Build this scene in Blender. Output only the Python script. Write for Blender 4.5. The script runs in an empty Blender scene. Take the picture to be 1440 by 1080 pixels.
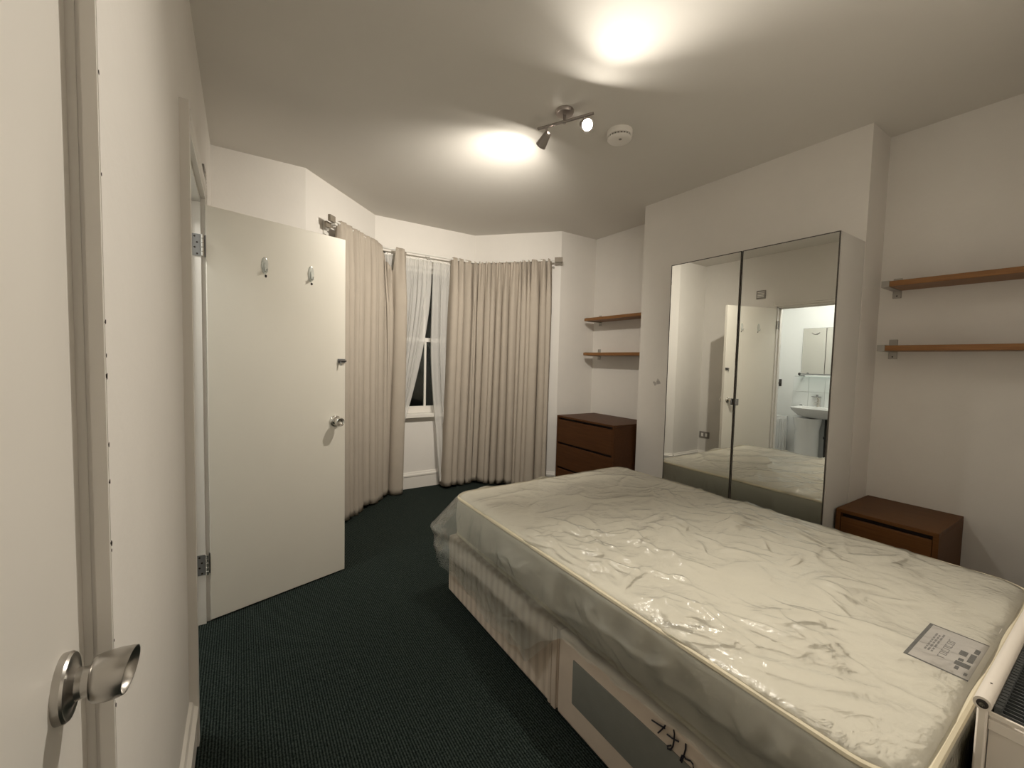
import bpy, bmesh, math, random
import numpy as np
from mathutils import Vector, Matrix
random.seed(7)
PI = math.pi
sc = bpy.context.scene
COL = sc.collection

# ------------------------------------------------------------------ camera
CAM = Vector((0.0, 0.0, 1.29))
YAW, PITCH, ROLL, FPX = math.radians(33.024), math.radians(3.060), math.radians(1.402), 587.165
fw = Vector((math.sin(YAW)*math.cos(PITCH), math.cos(YAW)*math.cos(PITCH), -math.sin(PITCH)))
r0 = Vector((math.cos(YAW), -math.sin(YAW), 0)); u0 = r0.cross(fw)
rv = math.cos(ROLL)*r0 + math.sin(ROLL)*u0
uv = -math.sin(ROLL)*r0 + math.cos(ROLL)*u0
cd = bpy.data.cameras.new('camera'); cam = bpy.data.objects.new('camera', cd); COL.objects.link(cam)
cd.sensor_fit = 'HORIZONTAL'; cd.sensor_width = 36.0; cd.lens = 36.0*FPX/1440.0
cd.clip_start = 0.02; cd.clip_end = 60
cam.matrix_world = Matrix(((rv.x, uv.x, -fw.x, CAM.x), (rv.y, uv.y, -fw.y, CAM.y), (rv.z, uv.z, -fw.z, CAM.z), (0, 0, 0, 1)))
sc.camera = cam

# ------------------------------------------------------------------ world, exposure
w = bpy.data.worlds.new('night'); sc.world = w; w.use_nodes = True
w.node_tree.nodes['Background'].inputs[0].default_value = (0.010, 0.012, 0.016, 1)
w.node_tree.nodes['Background'].inputs[1].default_value = 0.05
sc.view_settings.view_transform = 'Standard'; sc.view_settings.look = 'None'
sc.view_settings.gamma = 1.0; sc.view_settings.use_curve_mapping = False
sc.view_settings.exposure = 0.33
BULB = 380.0            # spot bulbs of the bedroom fitting: spill from the bulb face
BEAM = (125.0, 128.0)   # ... and the forward beams, watts (head to the bay, head to the camera)
BULB_COL = (1.0, 0.93, 0.82, 1)
BATH = 60.0             # opal ceiling lamp in the shower room
BATH_COL = (1.0, 0.985, 0.93, 1)

# ------------------------------------------------------------------ room measures (metres)
XL, XR, XA, XC = -0.150, 3.103, 3.19, 2.843     # left wall, right wall, alcove wall, chimney breast face
ZC = 2.61
YB, YW = 3.325, 4.00                            # back wall, bay front wall
YN = 0.0                                        # near wall
CY0, CY1 = 0.895, 2.396                         # chimney breast
B0, B1, B2, B3 = (0.392, YB), (1.05, YW), (2.09, YW), (2.717, YB)   # bay corners
DY0, DY1, DZ = 1.705, 2.420, 1.995              # shower room opening
JY = 0.757                                      # edge of the door recess
XW = 2.52                                       # mirror plane

# ------------------------------------------------------------------ materials
M = {}
def mat(name, col=(.8, .8, .8), rough=.5, metal=0., spec=.5, bump=0., bscale=40., var=0., vscale=5., coat=0., stretch=None, col2=None):
    m = bpy.data.materials.new(name); m.use_nodes = True; M[name] = m
    nt = m.node_tree; b = nt.nodes['Principled BSDF']
    b.inputs['Base Color'].default_value = (*col, 1); b.inputs['Roughness'].default_value = rough
    b.inputs['Metallic'].default_value = metal; b.inputs['Specular IOR Level'].default_value = spec
    b.inputs['Coat Weight'].default_value = coat
    tc = nt.nodes.new('ShaderNodeTexCoord'); src = tc.outputs['Object']
    if stretch:
        mp = nt.nodes.new('ShaderNodeMapping'); mp.inputs['Scale'].default_value = stretch
        nt.links.new(src, mp.inputs['Vector']); src = mp.outputs['Vector']
    if var > 0 or col2:
        n = nt.nodes.new('ShaderNodeTexNoise'); n.inputs['Scale'].default_value = vscale; n.inputs['Detail'].default_value = 6; n.inputs['Roughness'].default_value = .65
        nt.links.new(src, n.inputs['Vector'])
        cr = nt.nodes.new('ShaderNodeValToRGB'); cr.color_ramp.elements[0].position = .3; cr.color_ramp.elements[1].position = .7
        c2 = col2 if col2 else tuple(c*(1-var) for c in col)
        cr.color_ramp.elements[0].color = (*c2, 1); cr.color_ramp.elements[1].color = (*col, 1)
        nt.links.new(n.outputs['Fac'], cr.inputs['Fac']); nt.links.new(cr.outputs['Color'], b.inputs['Base Color'])
    if bump > 0:
        n2 = nt.nodes.new('ShaderNodeTexNoise'); n2.inputs['Scale'].default_value = bscale; n2.inputs['Detail'].default_value = 4
        nt.links.new(src, n2.inputs['Vector'])
        bp = nt.nodes.new('ShaderNodeBump'); bp.inputs['Strength'].default_value = bump; bp.inputs['Distance'].default_value = .002
        nt.links.new(n2.outputs['Fac'], bp.inputs['Height']); nt.links.new(bp.outputs['Normal'], b.inputs['Normal'])
    return m
def emis(name, col, s):
    m = bpy.data.materials.new(name); m.use_nodes = True; M[name] = m
    nt = m.node_tree; nt.nodes.remove(nt.nodes['Principled BSDF'])
    e = nt.nodes.new('ShaderNodeEmission'); e.inputs[0].default_value = col; e.inputs[1].default_value = s
    nt.links.new(e.outputs[0], nt.nodes['Material Output'].inputs[0]); return m

mat('wall_paint', (.80, .765, .715), .75, bump=.25, bscale=55, var=.05, vscale=2.2)
mat('ceiling_paint', (.74, .71, .66), .85, bump=.12, bscale=25, var=.03, vscale=1.5)
mat('gloss_paint', (.79, .755, .70), .38, bump=.06, bscale=18, var=.03, vscale=3)
mat('door_paint', (.84, .80, .71), .42, bump=.08, bscale=12, var=.03, vscale=2)
mat('wardrobe_white', (.70, .68, .64), .45)
mat('dark_trim', (.06, .05, .04), .4)
mat('chip', (.02, .012, .008), .8)
mat('mirror', (.86, .87, .84), .0, metal=1.)
mat('chest_wood', (.092, .036, .011), .5, spec=.22, col2=(.056, .020, .006), vscale=6, stretch=(12, 1, 30), bump=.05, bscale=60)
mat('night_wood', (.135, .058, .016), .5, spec=.2, col2=(.095, .036, .011), vscale=6, stretch=(12, 1, 30), bump=.05, bscale=60)
mat('shelf_wood', (.29, .135, .042), .45, spec=.4, col2=(.20, .088, .027), vscale=8, stretch=(14, 1, 20), bump=.05, bscale=60)
mat('slot', (.014, .005, .003), .7)
mat('steel', (.50, .48, .45), .28, metal=1., bump=.04, bscale=200, stretch=(1, 1, 8))
mat('brushed_bracket', (.42, .40, .37), .4, metal=1.)
mat('chrome', (.66, .64, .60), .12, metal=1.)
mat('hinge_steel', (.30, .30, .30), .42, metal=1.)
mat('dark_metal', (.06, .055, .05), .4, metal=.6)
mat('curtain', (.45, .395, .33), .85, spec=.2, bump=.25, bscale=420, var=.06, vscale=8)
mat('finial', (.24, .205, .16), .6)
mat('rod_white', (.74, .72, .67), .35)
mat('mattress', (.81, .765, .665), .8, spec=.2, bump=.4, bscale=90, var=.05, vscale=7)
mat('piping', (.73, .66, .49), .7)
mat('divan_beige', (.62, .52, .42), .85, spec=.2, bump=.3, bscale=250, var=.06, vscale=12)
mat('divan_grey', (.205, .205, .18), .85, spec=.2, bump=.3, bscale=300, var=.08, vscale=20)
mat('ink', (.012, .010, .018), .5)
mat('label_white', (.62, .575, .545), .6, var=.06, vscale=15)
mat('label_ink', (.030, .026, .030), .6)
mat('label_grey', (.20, .18, .18), .6)
mat('plastic_white', (.84, .81, .76), .4)
mat('plastic_grey', (.26, .24, .22), .5)
mat('rad_white', (.76, .70, .62), .35, bump=.05, bscale=30)
mat('rad_fin', (.10, .11, .115), .5)
mat('lamp_satin', (.42, .38, .36), .35, metal=.9)
mat('ceramic', (.80, .80, .78), .12, coat=.5)
mat('bath_wall', (.78, .79, .77), .6, var=.02, vscale=3)
mat('tile_white', (.78, .80, .79), .15)
mat('grout', (.55, .56, .54), .8)
mat('bath_floor', (.30, .29, .27), .5)
mat('night', (.004, .004, .005), .9)
emis('bulb_glow', BULB_COL, BULB)
emis('opal_glow', BATH_COL, BATH)

# carpet: dark green ribbed loop pile
m = mat('carpet', (.010, .017, .014), .95, spec=.1); nt = m.node_tree; b = nt.nodes['Principled BSDF']
tc = nt.nodes.new('ShaderNodeTexCoord')
wv = nt.nodes.new('ShaderNodeTexWave'); wv.wave_type = 'BANDS'; wv.bands_direction = 'X'; wv.inputs['Scale'].default_value = 34; wv.inputs['Distortion'].default_value = 3.5; wv.inputs['Detail'].default_value = 2; wv.inputs['Detail Scale'].default_value = 8
vo = nt.nodes.new('ShaderNodeTexVoronoi'); vo.inputs['Scale'].default_value = 190
no = nt.nodes.new('ShaderNodeTexNoise'); no.inputs['Scale'].default_value = 130; no.inputs['Detail'].default_value = 5; no.inputs['Roughness'].default_value = .75
for n_ in (wv, vo, no): nt.links.new(tc.outputs['Object'], n_.inputs['Vector'])
mu = nt.nodes.new('ShaderNodeMath'); mu.operation = 'MULTIPLY'; wm = nt.nodes.new('ShaderNodeMath'); wm.operation = 'MULTIPLY_ADD'; wm.inputs[1].default_value = .45; wm.inputs[2].default_value = .42; nt.links.new(wv.outputs['Fac'], wm.inputs[0]); nt.links.new(wm.outputs[0], mu.inputs[0]); nt.links.new(no.outputs['Fac'], mu.inputs[1])
cr = nt.nodes.new('ShaderNodeValToRGB'); cr.color_ramp.elements[0].position = .22; cr.color_ramp.elements[0].color = (.0035, .0070, .0058, 1)
cr.color_ramp.elements[1].position = .54; cr.color_ramp.elements[1].color = (.062, .080, .070, 1)
nt.links.new(mu.outputs[0], cr.inputs['Fac']); nt.links.new(cr.outputs['Color'], b.inputs['Base Color'])
bp = nt.nodes.new('ShaderNodeBump'); bp.inputs['Strength'].default_value = .8; bp.inputs['Distance'].default_value = .004
ad = nt.nodes.new('ShaderNodeMath'); ad.operation = 'ADD'; nt.links.new(mu.outputs[0], ad.inputs[0]); nt.links.new(vo.outputs['Distance'], ad.inputs[1])
nt.links.new(ad.outputs[0], bp.inputs['Height']); nt.links.new(bp.outputs['Normal'], b.inputs['Normal'])

# chimney paint with a dark smudge left on it
m = M['wall_paint'].copy(); m.name = 'chimney_paint'; M['chimney_paint'] = m; nt = m.node_tree; b = nt.nodes['Principled BSDF']
old = b.inputs['Base Color'].links[0].from_socket
geo = nt.nodes.new('ShaderNodeNewGeometry')
nz = nt.nodes.new('ShaderNodeTexNoise'); nz.inputs['Scale'].default_value = 26; nt.links.new(geo.outputs['Position'], nz.inputs['Vector'])
def smudge(prev, c, r, dark):
    vs = nt.nodes.new('ShaderNodeVectorMath'); vs.operation = 'DISTANCE'; vs.inputs[1].default_value = c
    nt.links.new(geo.outputs['Position'], vs.inputs[0])
    a = nt.nodes.new('ShaderNodeMath'); a.operation = 'MULTIPLY_ADD'; a.inputs[1].default_value = r*2.2; nt.links.new(nz.outputs['Fac'], a.inputs[0]); nt.links.new(vs.outputs['Value'], a.inputs[2])
    mr = nt.nodes.new('ShaderNodeMapRange'); mr.inputs['From Min'].default_value = r*1.75; mr.inputs['From Max'].default_value = r*2.1; mr.inputs['To Min'].default_value = 1; mr.inputs['To Max'].default_value = 0
    nt.links.new(a.outputs[0], mr.inputs['Value'])
    mx = nt.nodes.new('ShaderNodeMix'); mx.data_type = 'RGBA'; mx.inputs['B'].default_value = (*dark, 1)
    nt.links.new(mr.outputs['Result'], mx.inputs['Factor']); nt.links.new(prev, mx.inputs['A']); return mx.outputs['Result']
o1 = smudge(old, (XC, 2.195, 1.160), .028, (.42, .39, .36))
o1 = smudge(o1, (XC, 2.225, 1.140), .020, (.46, .43, .40))
nt.links.new(o1, b.inputs['Base Color'])

# striped divan ticking
m = mat('ticking', (.5, .42, .33), .85, spec=.2); nt = m.node_tree; b = nt.nodes['Principled BSDF']
tc = nt.nodes.new('ShaderNodeTexCoord')
wv = nt.nodes.new('ShaderNodeTexWave'); wv.bands_direction = 'Y'; wv.inputs['Scale'].default_value = 6.3; wv.inputs['Distortion'].default_value = 1.6; wv.inputs['Detail'].default_value = 2
wv2 = nt.nodes.new('ShaderNodeTexWave'); wv2.bands_direction = 'Y'; wv2.inputs['Scale'].default_value = 31; wv2.inputs['Distortion'].default_value = .4
for n_ in (wv, wv2): nt.links.new(tc.outputs['Object'], n_.inputs['Vector'])
mx = nt.nodes.new('ShaderNodeMath'); mx.operation = 'MULTIPLY_ADD'; mx.inputs[1].default_value = .45
nt.links.new(wv2.outputs['Fac'], mx.inputs[0]); nt.links.new(wv.outputs['Fac'], mx.inputs[2])
cr = nt.nodes.new('ShaderNodeValToRGB'); cr.color_ramp.elements[0].position = .1; cr.color_ramp.elements[0].color = (.56, .46, .36, 1)
cr.color_ramp.elements[1].position = 1.0; cr.color_ramp.elements[1].color = (.72, .61, .50, 1)
nt.links.new(mx.outputs[0], cr.inputs['Fac']); nt.links.new(cr.outputs['Color'], b.inputs['Base Color'])

# clear polythene
def film(name, haze, tint, rough, spec=.75, bumpy=True):
    m = bpy.data.materials.new(name); m.use_nodes = True; M[name] = m; nt = m.node_tree
    nt.nodes.remove(nt.nodes['Principled BSDF']); out = nt.nodes['Material Output']
    tr = nt.nodes.new('ShaderNodeBsdfTransparent'); tr.inputs[0].default_value = (*tint, 1)
    gl = nt.nodes.new('ShaderNodeBsdfGlossy'); gl.inputs['Roughness'].default_value = rough; gl.inputs['Color'].default_value = (spec, spec, spec, 1)
    df = nt.nodes.new('ShaderNodeBsdfDiffuse'); df.inputs['Color'].default_value = (.75, .76, .70, 1)
    fr = nt.nodes.new('ShaderNodeFresnel'); fr.inputs['IOR'].default_value = 1.5 if not bumpy else 1.36
    m1 = nt.nodes.new('ShaderNodeMixShader'); m1.inputs[0].default_value = haze
    nt.links.new(tr.outputs[0], m1.inputs[1]); nt.links.new(df.outputs[0], m1.inputs[2])
    m2 = nt.nodes.new('ShaderNodeMixShader'); nt.links.new(fr.outputs[0], m2.inputs[0])
    nt.links.new(m1.outputs[0], m2.inputs[1]); nt.links.new(gl.outputs[0], m2.inputs[2])
    nt.links.new(m2.outputs[0], out.inputs[0])
    if bumpy:
        tc = nt.nodes.new('ShaderNodeTexCoord')
        n = nt.nodes.new('ShaderNodeTexNoise'); n.inputs['Scale'].default_value = 22; n.inputs['Detail'].default_value = 5; n.inputs['Distortion'].default_value = 1.6
        nt.links.new(tc.outputs['Object'], n.inputs['Vector'])
        bp = nt.nodes.new('ShaderNodeBump'); bp.inputs['Strength'].default_value = .28; bp.inputs['Distance'].default_value = .02
        nt.links.new(n.outputs['Fac'], bp.inputs['Height'])
        for s_ in (gl, fr): nt.links.new(bp.outputs['Normal'], s_.inputs['Normal'])
    return m
film('polythene', .17, (.985, .985, .97), .17)
film('pane_glass', .0, (.9, .95, .93), .0, .9, False)
film('hook_clear', .78, (.9, .92, .9), .15, .8, False)

# sheer net
m = bpy.data.materials.new('net'); m.use_nodes = True; M['net'] = m; nt = m.node_tree; nt.nodes.remove(nt.nodes['Principled BSDF'])
tr = nt.nodes.new('ShaderNodeBsdfTransparent'); df = nt.nodes.new('ShaderNodeBsdfDiffuse'); df.inputs[0].default_value = (.88, .86, .82, 1)
tl = nt.nodes.new('ShaderNodeBsdfTranslucent'); tl.inputs[0].default_value = (.8, .8, .8, 1)
a1 = nt.nodes.new('ShaderNodeMixShader'); a1.inputs[0].default_value = .25; nt.links.new(df.outputs[0], a1.inputs[1]); nt.links.new(tl.outputs[0], a1.inputs[2])
a2 = nt.nodes.new('ShaderNodeMixShader'); a2.inputs[0].default_value = .70; nt.links.new(tr.outputs[0], a2.inputs[1]); nt.links.new(a1.outputs[0], a2.inputs[2])
nt.links.new(a2.outputs[0], nt.nodes['Material Output'].inputs[0])

# ------------------------------------------------------------------ helpers
ORG = {}
def tag(o, label=None, cat=None, group=None, kind=None):
    if label: o['label'] = label
    if cat: o['category'] = cat
    if group: o['group'] = group
    if kind: o['kind'] = kind
    return o
def thing(name, loc, label, cat=None, group=None, kind=None):
    o = bpy.data.objects.new(name, None); COL.objects.link(o); o.location = loc; o.empty_display_size = .05
    ORG[o.name] = Vector(loc); return tag(o, label, cat, group, kind)
class MB:
    """collects shapes in room coordinates; build() links them as one mesh object"""
    def __init__(s, T=None): s.v = []; s.f = []; s.T = T
    def add(s, vs, fs):
        k = len(s.v); s.v += [Vector(p) for p in vs]; s.f += [tuple(i+k for i in f) for f in fs]; return s
    def bm(s, bm):
        bm.verts.index_update(); s.add([v.co.copy() for v in bm.verts], [[v.index for v in f.verts] for f in bm.faces]); bm.free(); return s
    def box(s, x0, x1, y0, y1, z0, z1, bev=0, seg=2):
        x0, x1 = sorted((x0, x1)); y0, y1 = sorted((y0, y1)); z0, z1 = sorted((z0, z1))
        b = bmesh.new(); bmesh.ops.create_cube(b, size=1)
        for v in b.verts: v.co = Vector(((x0+x1)/2+v.co.x*(x1-x0), (y0+y1)/2+v.co.y*(y1-y0), (z0+z1)/2+v.co.z*(z1-z0)))
        if bev: bmesh.ops.bevel(b, geom=list(b.edges), offset=bev, segments=seg, affect='EDGES', profile=.6)
        return s.bm(b)
    def lathe(s, prof, o, axis, n=24, cap=True):
        """prof: list of (distance along axis, radius)"""
        a = Vector(axis).normalized(); t = Vector((0, 0, 1)) if abs(a.z) < .9 else Vector((1, 0, 0))
        e1 = a.cross(t).normalized(); e2 = a.cross(e1); o = Vector(o); vs = []; fs = []
        for h, r in prof:
            for i in range(n):
                q = 2*PI*i/n; vs.append(o+a*h+(e1*math.cos(q)+e2*math.sin(q))*max(r, 1e-5))
        for j in range(len(prof)-1):
            for i in range(n):
                i2 = (i+1) % n; fs.append((j*n+i, j*n+i2, (j+1)*n+i2, (j+1)*n+i))
        if cap: fs.append(tuple(range(n))); fs.append(tuple(range((len(prof)-1)*n, len(prof)*n))[::-1])
        return s.add(vs, fs)
    def tube(s, pts, r, n=10):
        pts = [Vector(p) for p in pts]; vs = []; fs = []
        for k, p in enumerate(pts):
            a = (pts[min(k+1, len(pts)-1)]-pts[max(k-1, 0)]).normalized()
            t = Vector((0, 0, 1)) if abs(a.z) < .9 else Vector((0, 1, 0))
            e1 = a.cross(t).normalized(); e2 = a.cross(e1); rr = r[k] if isinstance(r, (list, tuple)) else r
            for i in range(n): q = 2*PI*i/n; vs.append(p+(e1*math.cos(q)+e2*math.sin(q))*rr)
        for k in range(len(pts)-1):
            for i in range(n): i2 = (i+1) % n; fs.append((k*n+i, k*n+i2, (k+1)*n+i2, (k+1)*n+i))
        fs.append(tuple(range(n))[::-1]); fs.append(tuple(range((len(pts)-1)*n, len(pts)*n)))
        return s.add(vs, fs)
    def prism(s, poly, h0, h1):
        """plan polygon (x,y) pulled up from h0 to h1"""
        n = len(poly); vs = [(x, y, h0) for x, y in poly]+[(x, y, h1) for x, y in poly]
        fs = [tuple(range(n))[::-1], tuple(range(n, 2*n))]+[(i, (i+1) % n, n+(i+1) % n, n+i) for i in range(n)]
        return s.add(vs, fs)
    def sweep(s, prof, p0, p1, out):
        """section (offset along out, height) swept from p0 to p1 on plan"""
        out = Vector((*out, 0)).normalized(); n = len(prof); vs = []
        for p in (p0, p1): vs += [Vector((p[0], p[1], 0))+out*a+Vector((0, 0, h)) for a, h in prof]
        fs = [tuple(range(n)), tuple(range(n, 2*n))[::-1]]+[(i, n+i, n+(i+1) % n, (i+1) % n) for i in range(n)]
        return s.add(vs, fs)
    def build(s, name, material, parent=None, smooth=False, label=None, kind=None, cat=None, group=None):
        me = bpy.data.meshes.new(name); vs = s.v
        if s.T: vs = [s.T @ v for v in vs]
        if parent is not None: org = ORG[parent.name]
        else:
            c = Vector((sum(v.x for v in vs)/len(vs), sum(v.y for v in vs)/len(vs), min(v.z for v in vs))) if cat else Vector((0, 0, 0)); org = c
        me.from_pydata([tuple(v-org) for v in vs], [], s.f)
        b = bmesh.new(); b.from_mesh(me); bmesh.ops.recalc_face_normals(b, faces=b.faces); b.to_mesh(me); b.free()
        me.materials.append(M[material] if isinstance(material, str) else material)
        o = bpy.data.objects.new(name, me); COL.objects.link(o)
        if parent is not None: o.parent = parent
        else: o.location = org
        ORG[o.name] = org
        if smooth:
            for p in me.polygons: p.use_smooth = True
            if smooth != 'all':
                try: me.set_sharp_from_angle(angle=math.radians(38))
                except Exception: pass
        return tag(o, label, cat, group, kind)
def struct(mb, name, material, label, parent=None, smooth=False):
    return mb.build(name, material, parent, smooth, label, 'structure' if parent is None else None)

# ------------------------------------------------------------------ room shell
T = .10
floor_poly = [(-1.6, -1.0), (3.4, -1.0), (3.4, YB), (B3[0], YB), B2, B1, (B0[0], YB), (-1.6, YB)]
struct(MB().prism([(XL-.03, -1.0), (3.3, -1.0), (3.3, YB+.05), (B3[0], YB+.05), (B2[0]+.05, YW+.05), (B1[0]-.05, YW+.05), (B0[0]-.05, YB+.05), (XL-.03, YB+.05)], -.05, 0), 'floor', 'carpet', 'dark green ribbed carpet floor')
struct(MB().box(-.25, 3.35, -1.05, YW+.2, ZC, ZC+.1), 'ceiling', 'ceiling_paint', 'plain off-white painted ceiling')
wl = MB()
wl.box(XL-T, XL, JY+.001, DY0, 0, ZC); wl.box(XL-T, XL, DY0, DY1, DZ, ZC); wl.box(XL-T, XL, DY1, YB+T, 0, ZC)
wl.box(XL-T, XL, -1.0, JY+.001, 2.0625, ZC); wl.box(XL-T, XL, -1.0, -.10, 0, 2.06)
wall_left = struct(wl, 'wall_left', 'wall_paint', 'long off-white left wall with the shower room doorway')
struct(MB().box(XL, B0[0], YB, YB+T, 0, ZC), 'wall_back_left', 'wall_paint', 'short off-white wall left of the bay, behind the open door')
def wallseg(p, q, t=.12):
    d = Vector((q[0]-p[0], q[1]-p[1])).normalized(); n = Vector((-d.y, d.x))*t
    return [p, q, (q[0]+n.x, q[1]+n.y), (p[0]+n.x, p[1]+n.y)]
struct(MB().prism(wallseg(B0, B1), 0, ZC), 'wall_bay_left', 'wall_paint', 'slanted left bay wall behind the left curtain')
struct(MB().prism(wallseg(B2, B3), 0, ZC), 'wall_bay_right', 'wall_paint', 'slanted right bay wall behind the right curtain')
WX0, WX1, WZ0, WZ1 = 1.13, 2.01, .745, 2.245
struct(MB().box(B1[0]-.1, WX0, YW, YW+.12, 0, ZC).box(WX1, B2[0]+.1, YW, YW+.12, 0, ZC).box(WX0, WX1, YW, YW+.12, 0, WZ0).box(WX0, WX1, YW, YW+.12, WZ1, ZC), 'wall_bay_front', 'wall_paint', 'front bay wall around the sash window')
struct(MB().box(B3[0], XA+T, YB, YB+T, 0, ZC), 'wall_back_right', 'wall_paint', 'short off-white wall right of the bay beside the chest')
struct(MB().box(XA, XA+T, CY1, YB, 0, ZC), 'wall_alcove', 'wall_paint', 'alcove wall carrying two short shelves')
struct(MB().box(XC, XA+T, CY0, CY1, 0, ZC), 'wall_chimney', 'chimney_paint', 'off-white chimney breast behind the mirrored wardrobe')
struct(MB().box(XR, XR+T, -.1, CY0, 0, ZC), 'wall_right', 'wall_paint', 'off-white right wall carrying two long shelves')
struct(MB().box(.95, XR+T, YN-T, YN, 0, ZC).box(.85, .95, -1.0, YN, 0, ZC).box(-.25, .95, -1.1, -1.0, 0, ZC), 'wall_near', 'wall_paint', 'near wall behind the radiator')

# worn plaster chips on the arris beside the nearest door
for i, (z, s_) in enumerate(((1.648, .9), (1.52, .7), (1.33, 1.0), (1.285, .7), (1.258, 1.2), (1.165, 1.0), (1.115, .9), (1.03, 1.2), (1.02, .6), (.893, .7), (.82, 1.0), (.80, .8))):
    mb = MB(); n = 7
    ring = [(XL+.0004, JY+.0030+.0024*s_*math.cos(2*PI*k/n)*random.uniform(.7, 1.2), z+.0034*s_*math.sin(2*PI*k/n)*random.uniform(.7, 1.3)) for k in range(n)]
    ring2 = [(XL-.0006, y, zz) for x, y, zz in ring]
    mb.add(ring+ring2, [tuple(range(n))]+[(k, (k+1) % n, n+(k+1) % n, n+k) for k in range(n)])
    mb.build('paint_chip', 'chip', wall_left)

# baseboards
SK = [(0, 0), (.018, 0), (.018, .115), (.024, .122), (.024, .136), (.013, .145), (.009, .158), (0, .162)]
def skirt(name, p, q, out, label): struct(MB().sweep(SK, p, q, out), name, 'gloss_paint', label)
skirt('baseboard_left_near', (XL, JY), (XL, DY0-.062), (1, 0), 'near baseboard beside the shower room door frame')
skirt('baseboard_left_far', (XL, DY1+.062), (XL, YB), (1, 0), 'baseboard behind the open white door')
skirt('baseboard_back_left', (XL, YB), B0, (0, -1), 'baseboard on the short wall left of the bay')
skirt('baseboard_bay_left', B0, B1, (.72, -.69), 'baseboard under the left curtain')
skirt('baseboard_bay_front', B1, B2, (0, -1), 'white baseboard under the window sill')
skirt('baseboard_bay_right', B2, B3, (-.73, -.68), 'baseboard under the right curtain')
skirt('baseboard_back_right', B3, (XA, YB), (0, -1), 'baseboard behind the chest of drawers')
skirt('baseboard_alcove', (XA, CY1), (XA, YB), (-1, 0), 'baseboard on the alcove wall')
skirt('baseboard_right', (XR, 0), (XR, CY0), (-1, 0), 'baseboard behind the bedside drawers')

# shower room door frame
tr = thing('trim_1', (XL, DY0, 0), 'white moulded door frame around the shower room opening', kind='structure')
AR = .024
def arch(poly, name, h0, h1): MB().prism(poly, h0, h1).build(name, 'gloss_paint', tr)
arch([(XL, DY0-.062), (XL+AR, DY0-.062), (XL+AR, DY0-.028), (XL+AR-.005, DY0-.022), (XL+AR-.005, DY0-.006), (XL, DY0-.006)], 'architrave_leg', 0, DZ+.064)
arch([(XL, DY1+.062), (XL+AR, DY1+.062), (XL+AR, DY1+.028), (XL+AR-.005, DY1+.022), (XL+AR-.005, DY1+.006), (XL, DY1+.006)], 'architrave_leg', 0, DZ+.064)
MB().sweep([(0, DZ+.006), (AR-.005, DZ+.006), (AR-.005, DZ+.022), (AR, DZ+.028), (AR, DZ+.064), (0, DZ+.064)], (XL, DY0-.006), (XL, DY1+.006), (1, 0)).build('architrave_head', 'gloss_paint', tr)
MB().box(XL-T-.01, XL+.001, DY0-.002, DY0+.012, 0, DZ).build('lining', 'gloss_paint', tr)
MB().box(XL-T-.01, XL+.001, DY1-.012, DY1+.002, 0, DZ).build('lining', 'gloss_paint', tr)
MB().box(XL-T-.01, XL+.001, DY0, DY1, DZ-.014, DZ+.001).build('lining', 'gloss_paint', tr)
MB().box(XL-.062, XL-.040, DY0+.012, DY0+.024, 0, DZ-.014).box(XL-.062, XL-.040, DY1-.024, DY1-.012, 0, DZ-.014).box(XL-.062, XL-.040, DY0+.012, DY1-.012, DZ-.026, DZ-.014).build('door_stop', 'gloss_paint', tr)

# ------------------------------------------------------------------ open shower room door (door_1)
H0 = Vector((-.135, 2.412, 0)); AD = math.radians(17.2)
ux = Vector((math.cos(AD), math.sin(AD), 0)); un = Vector((math.sin(AD), -math.cos(AD), 0))   # along leaf, out of its visible face
TD = Matrix(((ux.x, un.x, 0, H0.x), (ux.y, un.y, 0, H0.y), (0, 0, 1, 0), (0, 0, 0, 1)))
# local: x along leaf, y out of visible face, z up
d1 = thing('door_1', H0, 'open flat white door with two hooks and a round metal knob', kind='structure')
leaf = MB(TD).box(.004, .684, -.036, 0, .008, 1.975, .002, 1).build('leaf', 'door_paint', d1)
def knob_set(T, pos, parent, scale=1.0):
    x, z = pos; rose = MB(T).lathe([(0, .034), (.004, .034), (.009, .031), (.011, .027), (.012, .016)], (x, 0, z), (0, 1, 0), 32).build('rose', 'chrome', parent, True)
    kb = MB(T).lathe([(.010, .012), (.022, .0125), (.026, .0135), (.032, .020), (.042, .0255), (.054, .0265), (.064, .0245), (.0665, .022), (.065, .0195), (.058, .016), (.054, .007), (.0535, 0)], (x, 0, z), (0, 1, 0), 32, False).build('knob', 'chrome', parent, True)
    return kb
knob_set(TD, (.622, .918), d1)
TDb = TD @ Matrix(((1, 0, 0, 0), (0, -1, 0, -.036), (0, 0, 1, 0), (0, 0, 0, 1)))
knob_set(TDb, (.622, .918), d1)
for hx, hz in ((.252, 1.745), (.483, 1.742)):
    hk = MB(TD).lathe([(0, .016), (.004, .0155), (.006, .012)], (0, 0, 0), (0, 1, 0), 20)
    hk.v = [Vector((hx+v.x, v.y, hz+v.z*2.7)) for v in hk.v]
    hook = hk.build('hook', 'hook_clear', d1, True, label='small clear adhesive hook')
    MB(TD).tube([(hx, .004, hz+.012), (hx, .008, hz-.016), (hx, .016, hz-.032), (hx, .026, hz-.030), (hx, .029, hz-.018)], [.006, .006, .0055, .005, .004], 8).build('prong', 'hook_clear', hook, True)
    ho = MB(TD); rr = []
    for k in range(9): q = 2*PI*k/9; rr.append((hx+.004+.006*math.cos(q)*random.uniform(.8, 1.1), .0006, hz-.052+.0075*math.sin(q)*random.uniform(.8, 1.1)))
    ho.add(rr+[(a, -.002, c) for a, b_, c in rr], [tuple(range(9))]+[(k, (k+1) % 9, 9+(k+1) % 9, 9+k) for k in range(9)]).build('screw_hole', 'chip', d1)
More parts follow.
